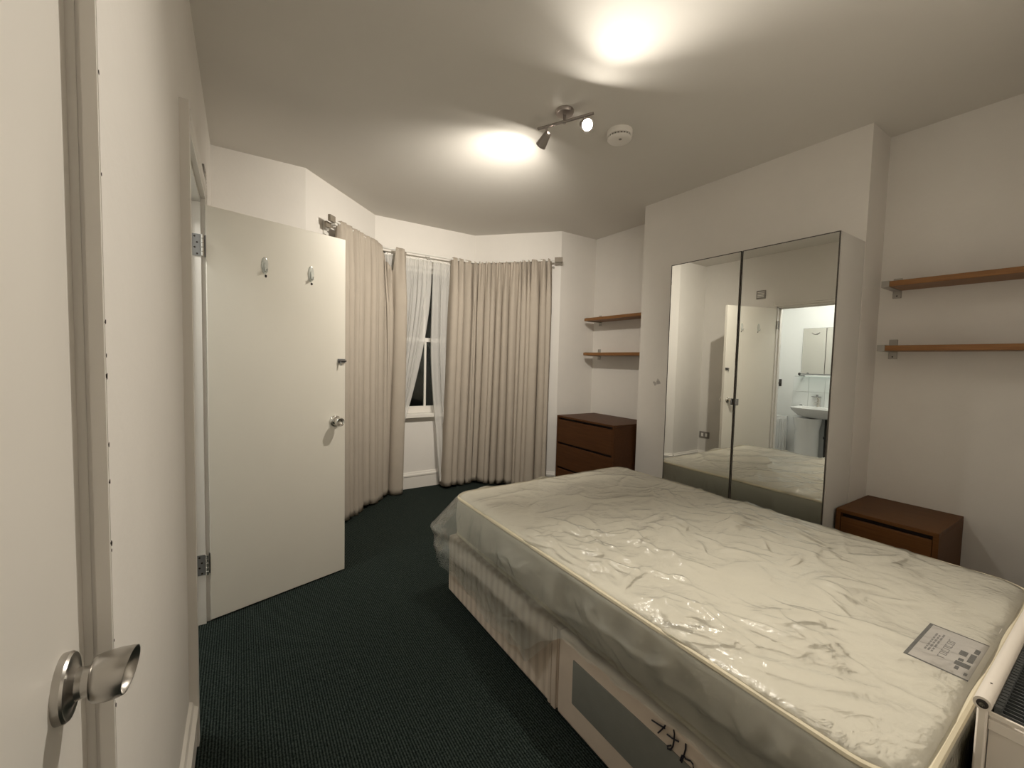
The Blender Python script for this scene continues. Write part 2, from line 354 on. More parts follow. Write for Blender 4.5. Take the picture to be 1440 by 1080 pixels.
bo = MB(TD).box(.637, .682, 0, .006, 1.258, 1.282, .0015, 1).build('bolt_plate', 'hinge_steel', d1, label='small dark sliding bolt')
MB(TD).tube([(.640, .012, 1.270), (.683, .012, 1.270)], .0055, 10).build('bolt', 'dark_metal', bo, True)
MB(TD).tube([(.648, .012, 1.268), (.648, .018, 1.252), (.648, .018, 1.243)], .004, 8).build('bolt_knob', 'hinge_steel', bo, True)
for hz in (1.787, .290):
    hg = MB().box(XL-.034, XL-.001, DY1-.0145, DY1-.012, hz-.049, hz+.049).build('hinge', 'hinge_steel', d1)
    for k in range(5):
        z0 = hz-.049+k*.0198
        MB().lathe([(0, .0055), (.001, .0065), (.0178, .0065), (.0188, .0055)], (XL+.007, DY1-.017, z0), (0, 0, 1), 12).build('knuckle', 'chrome', hg, True)
    MB(TD).box(.002, .0046, -.034, .001, hz-.049, hz+.049).build('hinge_leaf', 'hinge_steel', hg)
    for k, (dx, dz) in enumerate(((-.022, .038), (-.013, .011), (-.022, -.012), (-.013, -.040))):
        MB().lathe([(0, .0042), (.0012, .0042)], (XL+dx, DY1-.0143, hz+dz), (0, -1, 0), 10).build('screw', 'chip', hg)

# ------------------------------------------------------------------ nearest door in its recess (door_2)
XD = -.179
d2 = thing('door_2', (XD, JY, 0), 'white door at the left edge with a large brushed steel knob', kind='structure')
MB().box(XD-.04, XD, -.06, JY-.0004, .008, 2.04).build('leaf', 'gloss_paint', d2)
tr2 = thing('trim_2', (XD, JY, 0), 'white jamb of the nearest door', kind='structure')
MB().box(XD-.001, XL-.020, JY-.0, JY+.0008, 0, 2.06).build('jamb', 'gloss_paint', tr2)
MB().box(XL-.0150, XL-.0005, JY-.004, JY+.001, 0, 2.06).build('jamb_bead', 'gloss_paint', tr2)
MB().box(XL-T, XL-.001, -.10, JY, 2.045, 2.062).build('head', 'gloss_paint', tr2)
MB().box(XL-T, XL-.001, -.10, -.07, 0, 2.05).build('jamb', 'gloss_paint', tr2)
TK = Matrix(((0, 1, 0, XD), (-1, 0, 0, 0), (0, 0, 1, 0), (0, 0, 0, 1)))     # local y -> +X, local x -> -Y
ky, kz = .672, .897
ro = MB(TK).lathe([(0, .0375), (.007, .0375), (.0095, .0355), (.0085, .031), (.010, .024), (.014, .0180), (.019, .0165)], (-ky, 0, kz), (0, 1, 0), 48).build('rose', 'steel', d2, True)
# brushed egg-shaped knob with a slanted dished end
prof = [(.017, .0163), (.0255, .0165), (.0258, .0185), (.0266, .0225), (.029, .0252), (.034, .0268), (.041, .0276), (.049, .0278), (.057, .0268), (.061, .0258)]
mb = MB(TK); n = 48; vs = []; fs = []
for j, (h, r) in enumerate(prof):
    for i in range(n):
        q = 2*PI*i/n; lx, lz = r*math.cos(q), r*math.sin(q)
        k = max(0, (h-.034)/(.061-.034)); hh = h+k*(lz*.15-lx*.17)
        vs.append((-ky+lx, hh, kz+lz))
for j in range(len(prof)-1):
    for i in range(n): fs.append((j*n+i, j*n+(i+1) % n, (j+1)*n+(i+1) % n, (j+1)*n+i))
mb.add(vs, fs)
mb.build('knob', 'steel', d2, True)
mb = MB(TK); vs = []; fs = []
for j, (dep, r) in enumerate(((0, .0258), (.0, .0246), (-.002, .0240), (-.010, .0190), (-.014, .011), (-.015, .0001))):
    for i in range(n):
        q = 2*PI*i/n; lx, lz = r*math.cos(q), r*math.sin(q); vs.append((-ky+lx, .061+dep+lz*.15-lx*.17, kz+lz))
for j in range(5):
    for i in range(n): fs.append((j*n+i, j*n+(i+1) % n, (j+1)*n+(i+1) % n, (j+1)*n+i))
mb.add(vs, fs).build('knob_dish', 'steel', d2, True)
MB(TK).lathe([(0, .0171), (.0010, .0171)], (-ky, .0262, kz), (0, 1, 0), 32).build('knob_seam', 'dark_metal', d2)

# vent plate and socket on the left wall
vp = thing('vent_plate', (XL, 2.60, 2.10), 'small square grey vent plate above the shower room door', 'vent')
MB().box(XL, XL+.010, 2.55, 2.655, 2.105, 2.205, .002, 1).build('plate', 'plastic_grey', vp)
for k in range(4): MB().box(XL+.009, XL+.014, 2.565, 2.640, 2.125+k*.018, 2.133+k*.018).build('slat', 'plastic_white', vp)
so = thing('wall_socket', (XL, 3.2, .33), 'double socket plate low on the left wall behind the door', 'socket')
MB().box(XL, XL+.010, 3.165, 3.305, .335, .420, .003, 1).build('plate', 'plastic_grey', so)
for k in range(2): MB().box(XL+.010, XL+.014, 3.185+k*.06, 3.215+k*.06, .355, .400, .001, 1).build('switch', 'plastic_white', so)

# ------------------------------------------------------------------ window
wd = thing('window_1', (1.57, YW, WZ0), 'white sash window with black night panes behind net curtains', kind='structure')
WT = .045
MB().box(WX0, WX0+WT, YW+.01, YW+.12, WZ0, WZ1).box(WX1-WT, WX1, YW+.01, YW+.12, WZ0, WZ1).box(WX0, WX1, YW+.01, YW+.12, WZ1-WT, WZ1).build('frame', 'gloss_paint', wd)
MB().box(WX0-.05, WX0+.012, YW-.016, YW+.012, WZ0-.01, WZ1+.045).box(WX1-.012, WX1+.05, YW-.016, YW+.012, WZ0-.01, WZ1+.045).box(WX0-.05, WX1+.05, YW-.016, YW+.012, WZ1-.012, WZ1+.045).build('architrave', 'gloss_paint', wd)
def sash(name, z0, z1, y0, y1, bot):
    s_ = MB().box(WX0+WT, WX0+WT+.045, y0, y1, z0, z1).box(WX1-WT-.045, WX1-WT, y0, y1, z0, z1).box(WX0+WT, WX1-WT, y0, y1, z1-.036, z1).box(WX0+WT, WX1-WT, y0, y1, z0, z0+bot).build(name, 'gloss_paint', wd)
    xm = (WX0+WX1)/2
    MB().box(xm-.011, xm+.011, y0+.006, y1-.006, z0+bot, z1-.036).build('glazing_bar', 'gloss_paint', s_)
    for a, c in ((WX0+WT+.045, xm-.011), (xm+.011, WX1-WT-.045)):
        MB().box(a, c, (y0+y1)/2-.002, (y0+y1)/2+.002, z0+bot, z1-.036).build('pane', 'pane_glass', s_)
sash('sash', WZ0+.005, 1.505, YW+.035, YW+.065, .068)
sash('sash', 1.475, WZ1-WT, YW+.072, YW+.102, .036)
MB().box(WX0-.05, WX1+.05, YW-.060, YW+.035, WZ0-.032, WZ0+.004, .005, 2).build('sill', 'gloss_paint', wd)
MB().box(WX0-.03, WX1+.03, YW-.022, YW, WZ0-.060, WZ0-.032).build('apron', 'gloss_paint', wd)

# ------------------------------------------------------------------ curtain rails and curtains
def offs(p, q, d):
    v = Vector((q[0]-p[0], q[1]-p[1])).normalized(); return Vector((v.y, -v.x))*d
def bay_line(d):
    """bay wall line shifted d into the room"""
    n1 = offs(B0, B1, d); n3 = offs(B2, B3, d)
    def isect(p, v, y): t = (y-p[1])/v[1]; return Vector((p[0]+v[0]*t, y))
    v1 = Vector((B1[0]-B0[0], B1[1]-B0[1])); v3 = Vector((B3[0]-B2[0], B3[1]-B2[1]))
    a = Vector(B0)+n1; b_ = Vector(B3)+n3
    return a, isect(a, v1, YW-d), isect(b_, v3, YW-d), b_
def along(pts, t):
    L = [(pts[i+1]-pts[i]).length for i in range(len(pts)-1)]; s_ = t*sum(L)
    for i, l in enumerate(L):
        if s_ <= l or i == len(L)-1:
            d = (pts[i+1]-pts[i])/l; return pts[i]+d*s_, d
        s_ -= l
ZR = 2.300
a0, a1, a2, a3 = bay_line(.105)
v1 = (a1-a0).normalized(); v3 = (a3-a2).normalized()
rs, re_ = a0+v1*.172, a3-v3*.045
rod = thing('curtain_rail', (1.57, YW-.1, ZR), 'white double curtain rail following the bay, with square grey end blocks', 'curtain rail')
def bend(p, c, q, r, n=6):
    d1_ = (p-c).normalized(); d2_ = (q-c).normalized(); A = c+d1_*r; B = c+d2_*r
    return [A*(1-t)**2+c*2*t*(1-t)+B*t**2 for t in [i/n for i in range(n+1)]]
def rail(pts, z, r): return MB().tube([(p.x, p.y, z) for p in pts], r, 12)
rail([rs]+bend(rs, a1, a2, .06)+bend(a1, a2, re_, .06)+[re_], ZR, .0095).build('rod', 'rod_white', rod, True)
i0, i1, i2, i3 = bay_line(.058)
irs, ire = i0+v1*.185, i3-v3*.06
rail([irs]+bend(irs, i1, i2, .05)+bend(i1, i2, ire, .05)+[ire], ZR-.045, .006).build('net_rail', 'rod_white', rod, True)
def block(p, d, z, l, h, t, name, mt):
    n_ = Vector((-d.y, d.x))*t/2; e = p+d*l
    MB().prism([tuple(p+n_), tuple(e+n_), tuple(e-n_), tuple(p-n_)], z-h/2, z+h/2).build(name, mt, rod)
block(rs+v1*.004, -v1, ZR+.006, .062, .044, .020, 'end_block', 'finial')
block(irs+v1*.004, -v1, ZR-.030, .050, .040, .018, 'end_block', 'finial')
block(re_-v3*.004, v3, ZR+.002, .075, .046, .022, 'end_block', 'finial')
for p, q in ((rs+v1*.030, None), (re_-v3*.06, None), (Vector((1.56, YW-.105)), None)):
    n_ = (Vector((B1[1]-B0[1], -(B1[0]-B0[0]))).normalized() if p.x < 1 else (Vector((-.73, -.68)).normalized() if p.x > 2.1 else Vector((0, -1))))
    b_ = p-n_*.103; t_ = Vector((-n_.y, n_.x))*.014
    MB().prism([tuple(p+t_), tuple(b_+t_), tuple(b_-t_), tuple(p-t_)], ZR-.026, ZR-.008).build('bracket', 'rod_white', rod)
    c_ = b_+n_*.012
    MB().prism([tuple(b_+t_*1.2), tuple(c_+t_*1.2), tuple(c_-t_*1.2), tuple(b_-t_*1.2)], ZR-.085, ZR+.012).build('bracket_plate', 'rod_white', rod)

def cloth(name, pts_top, pts_bot, ztop, zbot, folds, amp, mt, label, seed, ruff=.012, nv=44, per=14, lean=None, group=None, cat='curtain', belly=None):
    rnd = random.Random(seed)
    edges = [0.0]
    for i in range(folds): edges.append(edges[-1]+rnd.uniform(.5, 1.7))
    edges = [e/edges[-1] for e in edges]
    amps = [rnd.uniform(.35, 1.45) for _ in range(folds+1)]; sk = [rnd.uniform(-.6, .6) for _ in range(folds+1)]
    wob = [(rnd.uniform(0, 6.28), rnd.uniform(.3, 1)) for _ in range(folds+1)]
    per = 20; nu = folds*per; vs = []; fs = []
    for j in range(nv+1):
        v = j/nv; g = min(1, v*5)**.7
        for i in range(nu+1):
            u = i/nu
            k = min(folds-1, max(kk for kk in range(folds) if edges[kk] <= u+1e-9)); lo = (u-edges[k])/(edges[k+1]-edges[k])
            ph = 2*PI*lo; aa = amps[k]*(1-lo)+amps[k+1]*lo
            wv_ = 2*abs(math.sin((ph+sk[k]*math.sin(ph))/2))**1.05-1
            pT, dT = along(pts_top, u); pB, dB = along(pts_bot, u)
            vv = lean(u, v) if lean else v
            p = pT*(1-vv)+pB*vv; d = (dT*(1-vv)+dB*vv).normalized(); nrm = Vector((d.y, -d.x))
            sway = .012*(math.sin(3.1*v+wob[k][0])*wob[k][1]*(1-lo)+math.sin(3.1*v+wob[k+1][0])*wob[k+1][1]*lo)
            A = amp*aa*(.42+.58*g)*(1-.25*math.sin(PI*v)*.5)
            top = (1-g)*ruff*math.sin(ph*2)
            off = A*wv_+top+(belly(u, v) if belly else 0)
            q = p+nrm*off+d*(sway*g-.36*A*math.sin(ph)*g)
            zt = ztop(u) if callable(ztop) else ztop; zb = zbot(u) if callable(zbot) else zbot
            zz = zt*(1-v)+zb*v+(1-g)*.006*math.sin(ph)
            vs.append((q.x, q.y, zz))
    for j in range(nv):
        for i in range(nu):
            a = j*(nu+1)+i; fs.append((a, a+1, a+nu+2, a+nu+1))
    o = MB().add(vs, fs).build(name, mt, None, 'all', label, None, cat, group)
    if mt != 'net':
        md = o.modifiers.new('thick', 'SOLIDIFY'); md.thickness = .0025
    return o
# left curtain: sagging off the rail near the bend
Ltop = [a0+v1*.235, a1, Vector((1.322, YW-.105))]; Lbot = [a0+v1*.215+Vector((.012, -.012)), a1+Vector((0, -.01)), Vector((1.292, YW-.125))]
tot = sum((Ltop[i+1]-Ltop[i]).length for i in range(2)); tb = (Ltop[1]-Ltop[0]).length/tot
def ltop(u):
    z = ZR+.016
    if .615 < u < .875:
        t = (u-.615)/.26
        z -= .215*(t/.90)**1.35 if t < .90 else .215*(1-(t-.90)/.10)
    return z
cloth('curtain', Ltop, Lbot, ltop, lambda u: .018+.012*math.sin(u*19), 11, .058, 'curtain', 'beige floor-length curtain on the left, its heading sagging off the rail', 3, group='pair of beige curtains',
      belly=lambda u, v: .035*math.exp(-((u-.80)/.06)**2)*math.sin(PI*min(1, v*1.6))**2)
Rtop = [Vector((1.784, YW-.105)), a2, a3-v3*.085]; Rbot = [Vector((1.700, YW-.14)), a2+Vector((0, -.02)), a3-v3*.075]
cloth('curtain', Rtop, Rbot, lambda u: ZR+.014-.012*math.sin(u*3), lambda u: .020+.010*math.sin(u*23), 16, .052, 'curtain', 'beige floor-length curtain on the right, beside the chest of drawers', 11, group='pair of beige curtains')
# nets
yn = YW-.058
def netlean(u, v): return min(1, (v*1.22))**1.75
cloth('net_curtain', [Vector((1.10, yn)), Vector((1.592, yn))], [Vector((1.08, yn-.02)), Vector((1.27, yn-.03))], ZR-.035, .16, 11, .014, 'net', 'sheer white net curtain drawn to the left of the window', 5, lean=netlean, group='sheer net curtains', cat='net curtain', ruff=.006)
def netlean2(u, v): return max(0, (v-.35)/.65)**1.7-.25*math.sin(PI*min(1, v/.75))*(1-u)**2
cloth('net_curtain', [Vector((1.602, yn)), Vector((2.03, yn))], [Vector((1.685, yn-.05)), Vector((2.02, yn-.04))], ZR-.035, .06, 11, .014, 'net', 'sheer white net curtain hanging on the right of the window', 8, lean=netlean2, group='sheer net curtains', cat='net curtain', ruff=.006)

# ------------------------------------------------------------------ mirrored wardrobe
WY0, WY1, WZT, WYS = .897, 1.876, 1.985, 1.387
wr = thing('wardrobe', (XW+.16, (WY0+WY1)/2, 0), 'white wardrobe with two tall mirrored doors', 'wardrobe')
MB().box(XW+.022, XC-.002, WY0, WY0+.018, 0, WZT).box(XW+.022, XC-.002, WY1-.018, WY1, 0, WZT).box(XW+.0225, XC-.003, WY0+.018, WY1-.018, WZT-.018, WZT-.0005).box(XW+.0225, XC-.003, WY0+.018, WY1-.018, .06, .078).box(XC-.010, XC-.003, WY0+.018, WY1-.018, .078, WZT-.018).build('carcass', 'wardrobe_white', wr)
MB().box(XW+.035, XW+.05, WY0+.018, WY1-.018, 0, .06).build('plinth', 'wardrobe_white', wr)
for y0, y1, side in ((WY0, WYS-.003, 1), (WYS+.003, WY1, -1)):
    dr = MB().box(XW+.004, XW+.020, y0, y1, .065, WZT).build('door', 'wardrobe_white', wr)
    MB().box(XW, XW+.004, y0+.004, y1-.004, .069, WZT-.005).build('mirror_panel', 'mirror', dr, label='mirror covering the wardrobe door')
    e = .005
    MB().box(XW-.001, XW+.006, y0, y0+e, .065, WZT).box(XW-.001, XW+.006, y1-e, y1, .065, WZT).box(XW-.001, XW+.006, y0, y1, WZT-e, WZT).box(XW-.001, XW+.006, y0, y1, .065, .065+e).build('edge_trim', 'dark_trim', dr)
    yk = y1-.010 if side == 1 else y0+.010
    MB().box(XW-.014, XW, yk-.005, yk+.005, 1.058, 1.098, .002, 2).build('pull', 'hinge_steel', dr, True, label='small dark metal pull')

# ------------------------------------------------------------------ drawers
def drawers(x0, x1, y0, y1, h, n, name, label, wood, cat):
    t = thing(name, ((x0+x1)/2, (y0+y1)/2, 0), label, cat)
    MB().box(x0+.002, x1, y0, y0+.020, 0, h-.0185).box(x0+.002, x1, y1-.020, y1, 0, h-.0185).box(x1-.008, x1-.001, y0+.02, y1-.02, .02, h-.016).box(x0+.03, x1-.009, y0+.02, y1-.02, .02, .036).build('carcass', wood, t)
    MB().box(x0, x1, y0, y1, h-.018, h, .0025, 2).build('top', wood, t)
    MB().box(x0+.035, x0+.050, y0+.02, y1-.02, 0, h-.018).build('inner_panel', 'slot', t)
    z = h-.018; dh = (h-.018-.045)/n
    for k in range(n):
        f = MB().box(x0+.003, x0+.021, y0+.022, y1-.022, z-dh, z-.021, .0015, 1).build('drawer', wood, t)
        MB().box(x0+.021, x1-.03, y0+.035, y1-.035, z-dh+.01, z-.045).build('drawer_box', 'slot', f)
        z -= dh
    MB().box(x0+.012, x0+.026, y0+.02, y1-.02, 0, .043).build('plinth', wood, t)
    return t
drawers(2.592, 3.085, 2.418, 3.165, .780, 3, 'chest_of_drawers', 'dark red-brown wooden chest with three drawers in the alcove', 'chest_wood', 'chest')
drawers(2.650, 3.098, .492, .884, .556, 2, 'bedside_drawers', 'low brown wooden bedside chest with two drawers beside the wardrobe', 'night_wood', 'bedside table')

# ------------------------------------------------------------------ shelves
def shelf(xw, depth, y0, y1, ztop, yb, side, label, group, th=.028, solid=False):
    t = thing('wall_shelf', (xw, (y0+y1)/2, ztop-th), label, 'shelf', group)
    MB().box(xw-depth, xw-.002, y0, y1, ztop-th, ztop, .0015, 1).build('board', 'shelf_wood', t)
    br = MB().box(xw-.006, xw, yb-.019, yb+.019, ztop-th/2-.055, ztop-th/2+.055, .0015, 1).build('bracket_plate', 'brushed_bracket', t)
    if solid: MB().box(xw-depth+.002, xw, y1+.0005, yb+.016, ztop-th-.003, ztop+.003, .001, 1).build('bracket_arm', 'brushed_bracket', br)
    else: MB().box(xw-depth+.004, xw, yb-.016, yb+.016, ztop-th-.006, ztop-th).box(xw-depth+.004, xw, yb-.016, yb+.016, ztop, ztop+.004).box(xw-depth+.002, xw, yb+side*.012, yb+side*.016, ztop-th-.006, ztop+.004).build('bracket_arm', 'brushed_bracket', br)
    MB().lathe([(0, .004), (.002, .003)], (xw-.006, yb, ztop-th/2-.042), (-1, 0, 0), 8).build('screw', 'dark_metal', br)
    return t
shelf(XR, .203, .02, .800, 1.767, .818, 1, 'upper long oak shelf on the right wall', 'long shelves on the right wall', solid=True)
shelf(XR, .203, .02, .800, 1.426, .818, 1, 'lower long oak shelf on the right wall, above the bedside chest', 'long shelves on the right wall', solid=True)
shelf(XA, .200, CY1+.003, 3.255, 1.756, 3.222, 1, 'upper short oak shelf in the alcove', 'short shelves in the alcove')
shelf(XA, .200, CY1+.003, 3.255, 1.402, 3.222, 1, 'lower short oak shelf in the alcove, above the chest', 'short shelves in the alcove')

# ------------------------------------------------------------------ bed
BX0, BX1, BYN, BYM, BYF = .955, 2.315, .185, 1.120, 2.070
def divan(name, y0, y1, label, mt, grp='divan base halves'):
    t = thing(name, ((BX0+BX1)/2, (y0+y1)/2, 0), label, 'bed base', grp)
    MB().box(BX0, BX1, y0+.002, y1-.002, .022, .330, .012, 3).build('body', mt, t, True)
    for sx in (BX0+.07, BX1-.07):
        for sy in (y0+.08, y1-.08): MB().lathe([(0, .018), (.022, .022)], (sx, sy, 0), (0, 0, 1), 12).build('glide', 'dark_metal', t)
    return t
df = divan('divan_base', BYM, BYF, 'far half of the divan base in striped beige ticking', 'ticking')
MB().box(BX0-.004, BX0+.004, BYM+.004, BYM+.030, .024, .328, .003, 2).build('seam_strip', 'divan_beige', df, True)
MB().box(BX0-.003, BX0+.004, BYM+.034, BYM+.050, .024, .328, .003, 2).build('seam_strip', 'divan_beige', df, True)
dn = divan('divan_base', BYN, BYM, 'near half of the divan base with a grey drawer panel and pen marks', 'divan_beige')
MB().box(BX0-.004, BX0+.01, BYN+.06, 1.036, .112, .268, .003, 2).build('drawer_front', 'divan_grey', dn, True)
# pen strokes, (y, z) on the side of the base
def PW(x, y):      # a point of the pen stroke, on the side plane of the base
    px_, py_ = 760+x/5.143, 880+y/5.145
    d = rv*((px_-720)/FPX)+uv*(-(py_-540)/FPX)+fw
    t = (BX0-.0055-CAM.x)/d.x; p = CAM+d*t; return (round(p.y, 4), round(p.z, 4))
STROKES = [[(805, 682), (850, 712), (900, 742)], [(903, 722), (880, 748), (850, 775)],
           [(963, 752), (969, 785), (966, 830), (958, 872), (940, 898), (918, 890), (918, 870), (945, 866)], [(915, 785), (950, 812), (1000, 838)],
           [(1052, 855), (1050, 895), (1035, 945), (1020, 988), (1010, 975), (1024, 938), (1042, 948), (1048, 962), (1085, 978), (1102, 1000), (1106, 1029)]]
pm = MB()
for s_ in STROKES:
    yz = [PW(*p) for p in s_]
    pm.tube([(BX0-.0055, y, z) for y, z in yz], .0021, 6)
pm.build('pen_marks', 'ink', dn, label='black handwritten pen marks')

mt_ = thing('mattress', ((BX0+BX1)/2, 1.13, .330), 'cream double mattress still in its clear polythene bag', 'mattress')
MX0, MX1, MY0, MY1, MZ0, MZ1 = .985, 2.300, .188, 2.085, .332, .552
def rrect(x0, x1, y0, y1, r, n=8):
    pts = []
    for cx, cy, a in ((x1-r, y1-r, 0), (x0+r, y1-r, 90), (x0+r, y0+r, 180), (x1-r, y0+r, 270)):
        for i in range(n+1): q = math.radians(a+90*i/n); pts.append((cx+r*math.cos(q), cy+r*math.sin(q)))
    return pts
mb = MB(); prof = [(.0, .0), (.0, .012), (-.006, .03), (-.010, .06), (-.012, .11), (-.010, .16), (-.006, .19), (.0, .208), (.004, .214), (.012, .219), (.03, .220)]
rings = []
for ins, h in prof: rings.append(rrect(MX0+ins, MX1-ins, MY0+ins, MY1-ins, .095-ins*.3))
n = len(rings[0]); vs = [(x, y, MZ0+h) for (ins, h), rg in zip(prof, rings) for x, y in rg]; fs = []
for j in range(len(prof)-1):
    for i in range(n): fs.append((j*n+i, j*n+(i+1) % n, (j+1)*n+(i+1) % n, (j+1)*n+i))
fs.append(tuple(range((len(prof)-1)*n, len(prof)*n))); fs.append(tuple(range(n))[::-1])
mb.add(vs, fs).build('body', 'mattress', mt_, True)
for z_, ins in ((MZ1-.010, .0), (MZ0+.012, -.0)):
    rg = rrect(MX0+ins-.002, MX1-ins+.002, MY0+ins-.002, MY1-ins+.002, .097); rg.append(rg[0]); rg.append(rg[1])
    MB().tube([(x, y, z_) for x, y in rg], .0085, 8).build('piping', 'piping', mt_, True, label='cream edge piping')
# quilted panel label sewn on the near end of the top
LX0, LX1, LY0, LY1, LZ = 1.452, 1.692, .172+.03, .318, MZ1+.0006
lb = MB().box(LX0, LX1, LY0, LY1, LZ-.001, LZ+.0008).build('mattress_label', 'label_white', mt_, label='printed label with a black border')
bd = .0045
MB().box(LX0, LX1, LY1-bd*1.6, LY1, LZ, LZ+.0016).box(LX0, LX0+bd*.8, LY0, LY1, LZ, LZ+.0016).box(LX1-bd*.8, LX1, LY0, LY1, LZ, LZ+.0016).build('label_border', 'label_ink', lb)
pr = MB(); rnd = random.Random(4)
def lab(x, y): return LX0+x*(LX1-LX0), LY1-y*(LY1-LY0)       # x across bed, y toward the near end
def ink(x0, x1, y0, y1): a = lab(x0, y0); c = lab(x1, y1); pr.box(a[0], c[0], a[1], c[1], LZ, LZ+.0013)
for r_ in range(3):
    x = .30
    while x < .78: wv_ = rnd.uniform(.03, .09); ink(x, x+wv_, .20+r_*.055, .232+r_*.055); x += wv_+.025
pr.build('label_print', 'label_grey', lb); pr = MB()
x = .26
for ch in range(7):                                            # outlined capitals, unreadable in the photograph
    ink(x, x+.012, .43, .55); ink(x, x+.055, .43, .445)
    if ch % 2: ink(x+.045, x+.057, .43, .55)
    if ch % 3: ink(x, x+.055, .535, .55)
    x += .078
pr.build('label_print', 'label_grey', lb); pr = MB()
ink(.24, .34, .70, .93); ink(.36, .42, .72, .80); ink(.40, .62, .84, .93); ink(.50, .62, .68, .80); ink(.66, .78, .86, .94); ink(.14, .22, .74, .80); ink(.08, .14, .90, .95)
pr.build('label_print', 'label_ink', lb)

# polythene bag -----------------------------------------------------
rng = np.random.RandomState(21)
def creases(n, box, lmin, lmax, amin, amax, ang, spread):
    out = []
    for _ in range(n):
        out.append((rng.uniform(box[0], box[1]), rng.uniform(box[2], box[3]), math.radians(ang)+rng.normal()*math.radians(spread), rng.uniform(lmin, lmax), rng.uniform(amin, amax), rng.uniform(.006, .014), rng.normal()*1.6))
    return out
CR = creases(70, (MX0, MX1, 1.0, MY1), .06, .26, .002, .0075, 8, 30)+creases(50, (MX0, MX1, .25, 1.3), .06, .30, .002, .0065, 115, 34)+creases(60, (MX0, MX0+.42, .5, 1.5), .03, .14, .005, .013, 100, 30)+creases(34, (1.5, 2.2, .5, 1.25), .03, .12, .005, .013, 80, 45)+creases(34, (1.6, MX1, .6, 1.6), .1, .3, .002, .006, 40, 40)
TUFT = [(1.32, 1.75), (1.30, 1.10), (1.35, .50), (1.95, 1.72), (1.98, 1.12), (1.93, .55), (1.64, 1.42), (1.62, .80)]
def topz(X, Y):
    Z = np.zeros_like(X)
    for cx, cy, a, L, A, wd_, cv in CR:
        dx, dy = X-cx, Y-cy; s = dx*math.cos(a)+dy*math.sin(a); t = -dx*math.sin(a)+dy*math.cos(a)-cv*s*s
        Z += A*1.25*np.exp(1-np.sqrt(1+(t/wd_)**2))*np.clip(1-(s/L)**2, 0, 1)
    for k, (cx, cy) in enumerate(TUFT):
        dx, dy = X-cx, Y-cy; r = np.hypot(dx, dy)+1e-6; th = np.arctan2(dy, dx)
        Z += .0022*np.exp(-(r/.22)**2)*(r/.06)/(1+r/.06)*np.sin(th*(5+k % 3)+k+r*14+2*np.sin(3*th+k))-.0025*np.exp(-(r/.12)**2)
    for k in range(7):
        fx, fy, p = rng2[k]; Z += .0022*np.sin(X*fx+Y*fy+p)
    return Z
rng2 = [(rng.uniform(-26, 26), rng.uniform(-26, 26), rng.uniform(0, 6)) for _ in range(7)]
NX, NY = 230, 330; PX0, PX1, PY0, PY1 = MX0-.012, MX1+.012, MY0-.008, MY1+.012
gx, gy = np.meshgrid(np.linspace(PX0, PX1, NX+1), np.linspace(PY0, PY1, NY+1))
R_ = .10                                     # rounded corners
cxx = np.clip(gx, PX0+R_, PX1-R_); cyy = np.clip(gy, PY0+R_, PY1-R_); ddx, ddy = gx-cxx, gy-cyy
inf = np.maximum(np.abs(ddx), np.abs(ddy)); eu = np.hypot(ddx, ddy)+1e-9; sc_ = np.where(eu > 1e-6, inf/eu, 1)
gx = cxx+ddx*sc_; gy = cyy+ddy*sc_
edge = np.minimum.reduce([gx-PX0, PX1-gx, gy-PY0, PY1-gy]); fade = np.clip(edge/.05, 0, 1)
gz = MZ1+.0055+topz(gx, gy)*(.25+.75*fade)+.003
edge2 = R_-np.hypot(gx-np.clip(gx, PX0+R_, PX1-R_), gy-np.clip(gy, PY0+R_, PY1-R_)); edm = np.minimum(edge, edge2)
gz = np.maximum(gz, MZ1+.0050)
gz -= .022*np.exp(-np.clip(edm, 0, 1)/.016)
labm = np.clip(1.3-np.maximum(np.abs(gx-1.57)/.16, np.abs(gy-.26)/.10), 0, 1)
pv = [Vector(p) for p in zip(gx.ravel().tolist(), gy.ravel().tolist(), gz.ravel().tolist())]
pf = [(j*(NX+1)+i, j*(NX+1)+i+1, (j+1)*(NX+1)+i+1, (j+1)*(NX+1)+i) for j in range(NY) for i in range(NX)]
# skirt of the bag round the sides, starting on the rim of the top sheet
rim = [(0, i) for i in range(NX+1)]+[(j, NX) for j in range(1, NY+1)]+[(NY, i) for i in range(NX-1, -1, -1)]+[(j, 0) for j in range(NY-1, 0, -1)]
N_ = len(rim); V_ = 40
rp = np.array([[gx[j, i], gy[j, i], gz[j, i]] for j, i in rim])
cen = np.stack([np.clip(rp[:, 0], PX0+R_, PX1-R_), np.clip(rp[:, 1], PY0+R_, PY1-R_)], 1)
nr = rp[:, :2]-cen; nr /= np.linalg.norm(nr, axis=1)[:, None]+1e-9
seglen = np.hypot(*(np.roll(rp[:, :2], -1, 0)-rp[:, :2]).T); S_ = np.concatenate([[0], np.cumsum(seglen)[:-1]]); LT = seglen.sum()
rx = np.random.RandomState(5)
def loopn(nh, seed):
    r_ = np.random.RandomState(seed); o_ = np.zeros(N_)
    for k in range(1, nh): o_ += r_.normal()/(k**.55)*np.cos(2*PI*k*S_/LT+r_.uniform(0, 6.28))
    return o_/np.std(o_)
n1, n2, n3 = loopn(70, 1), loopn(70, 2), loopn(120, 3)
left = np.clip((PX0+.05-rp[:, 0])/.05, 0, 1); yy = rp[:, 1]
zb = np.full(N_, .322)+.006*n1
hang = np.clip((yy-1.08)/.20, 0, 1); hang = hang*hang*(3-2*hang)
zb = zb*(1-left*hang)+left*hang*(.135+.06*np.clip((yy-1.5)/.6, 0, 1)+.010*n2)
far = np.clip((rp[:, 1]-(PY1-.05))/.05, 0, 1); zb = zb*(1-far)+far*(.22+.012*n1)
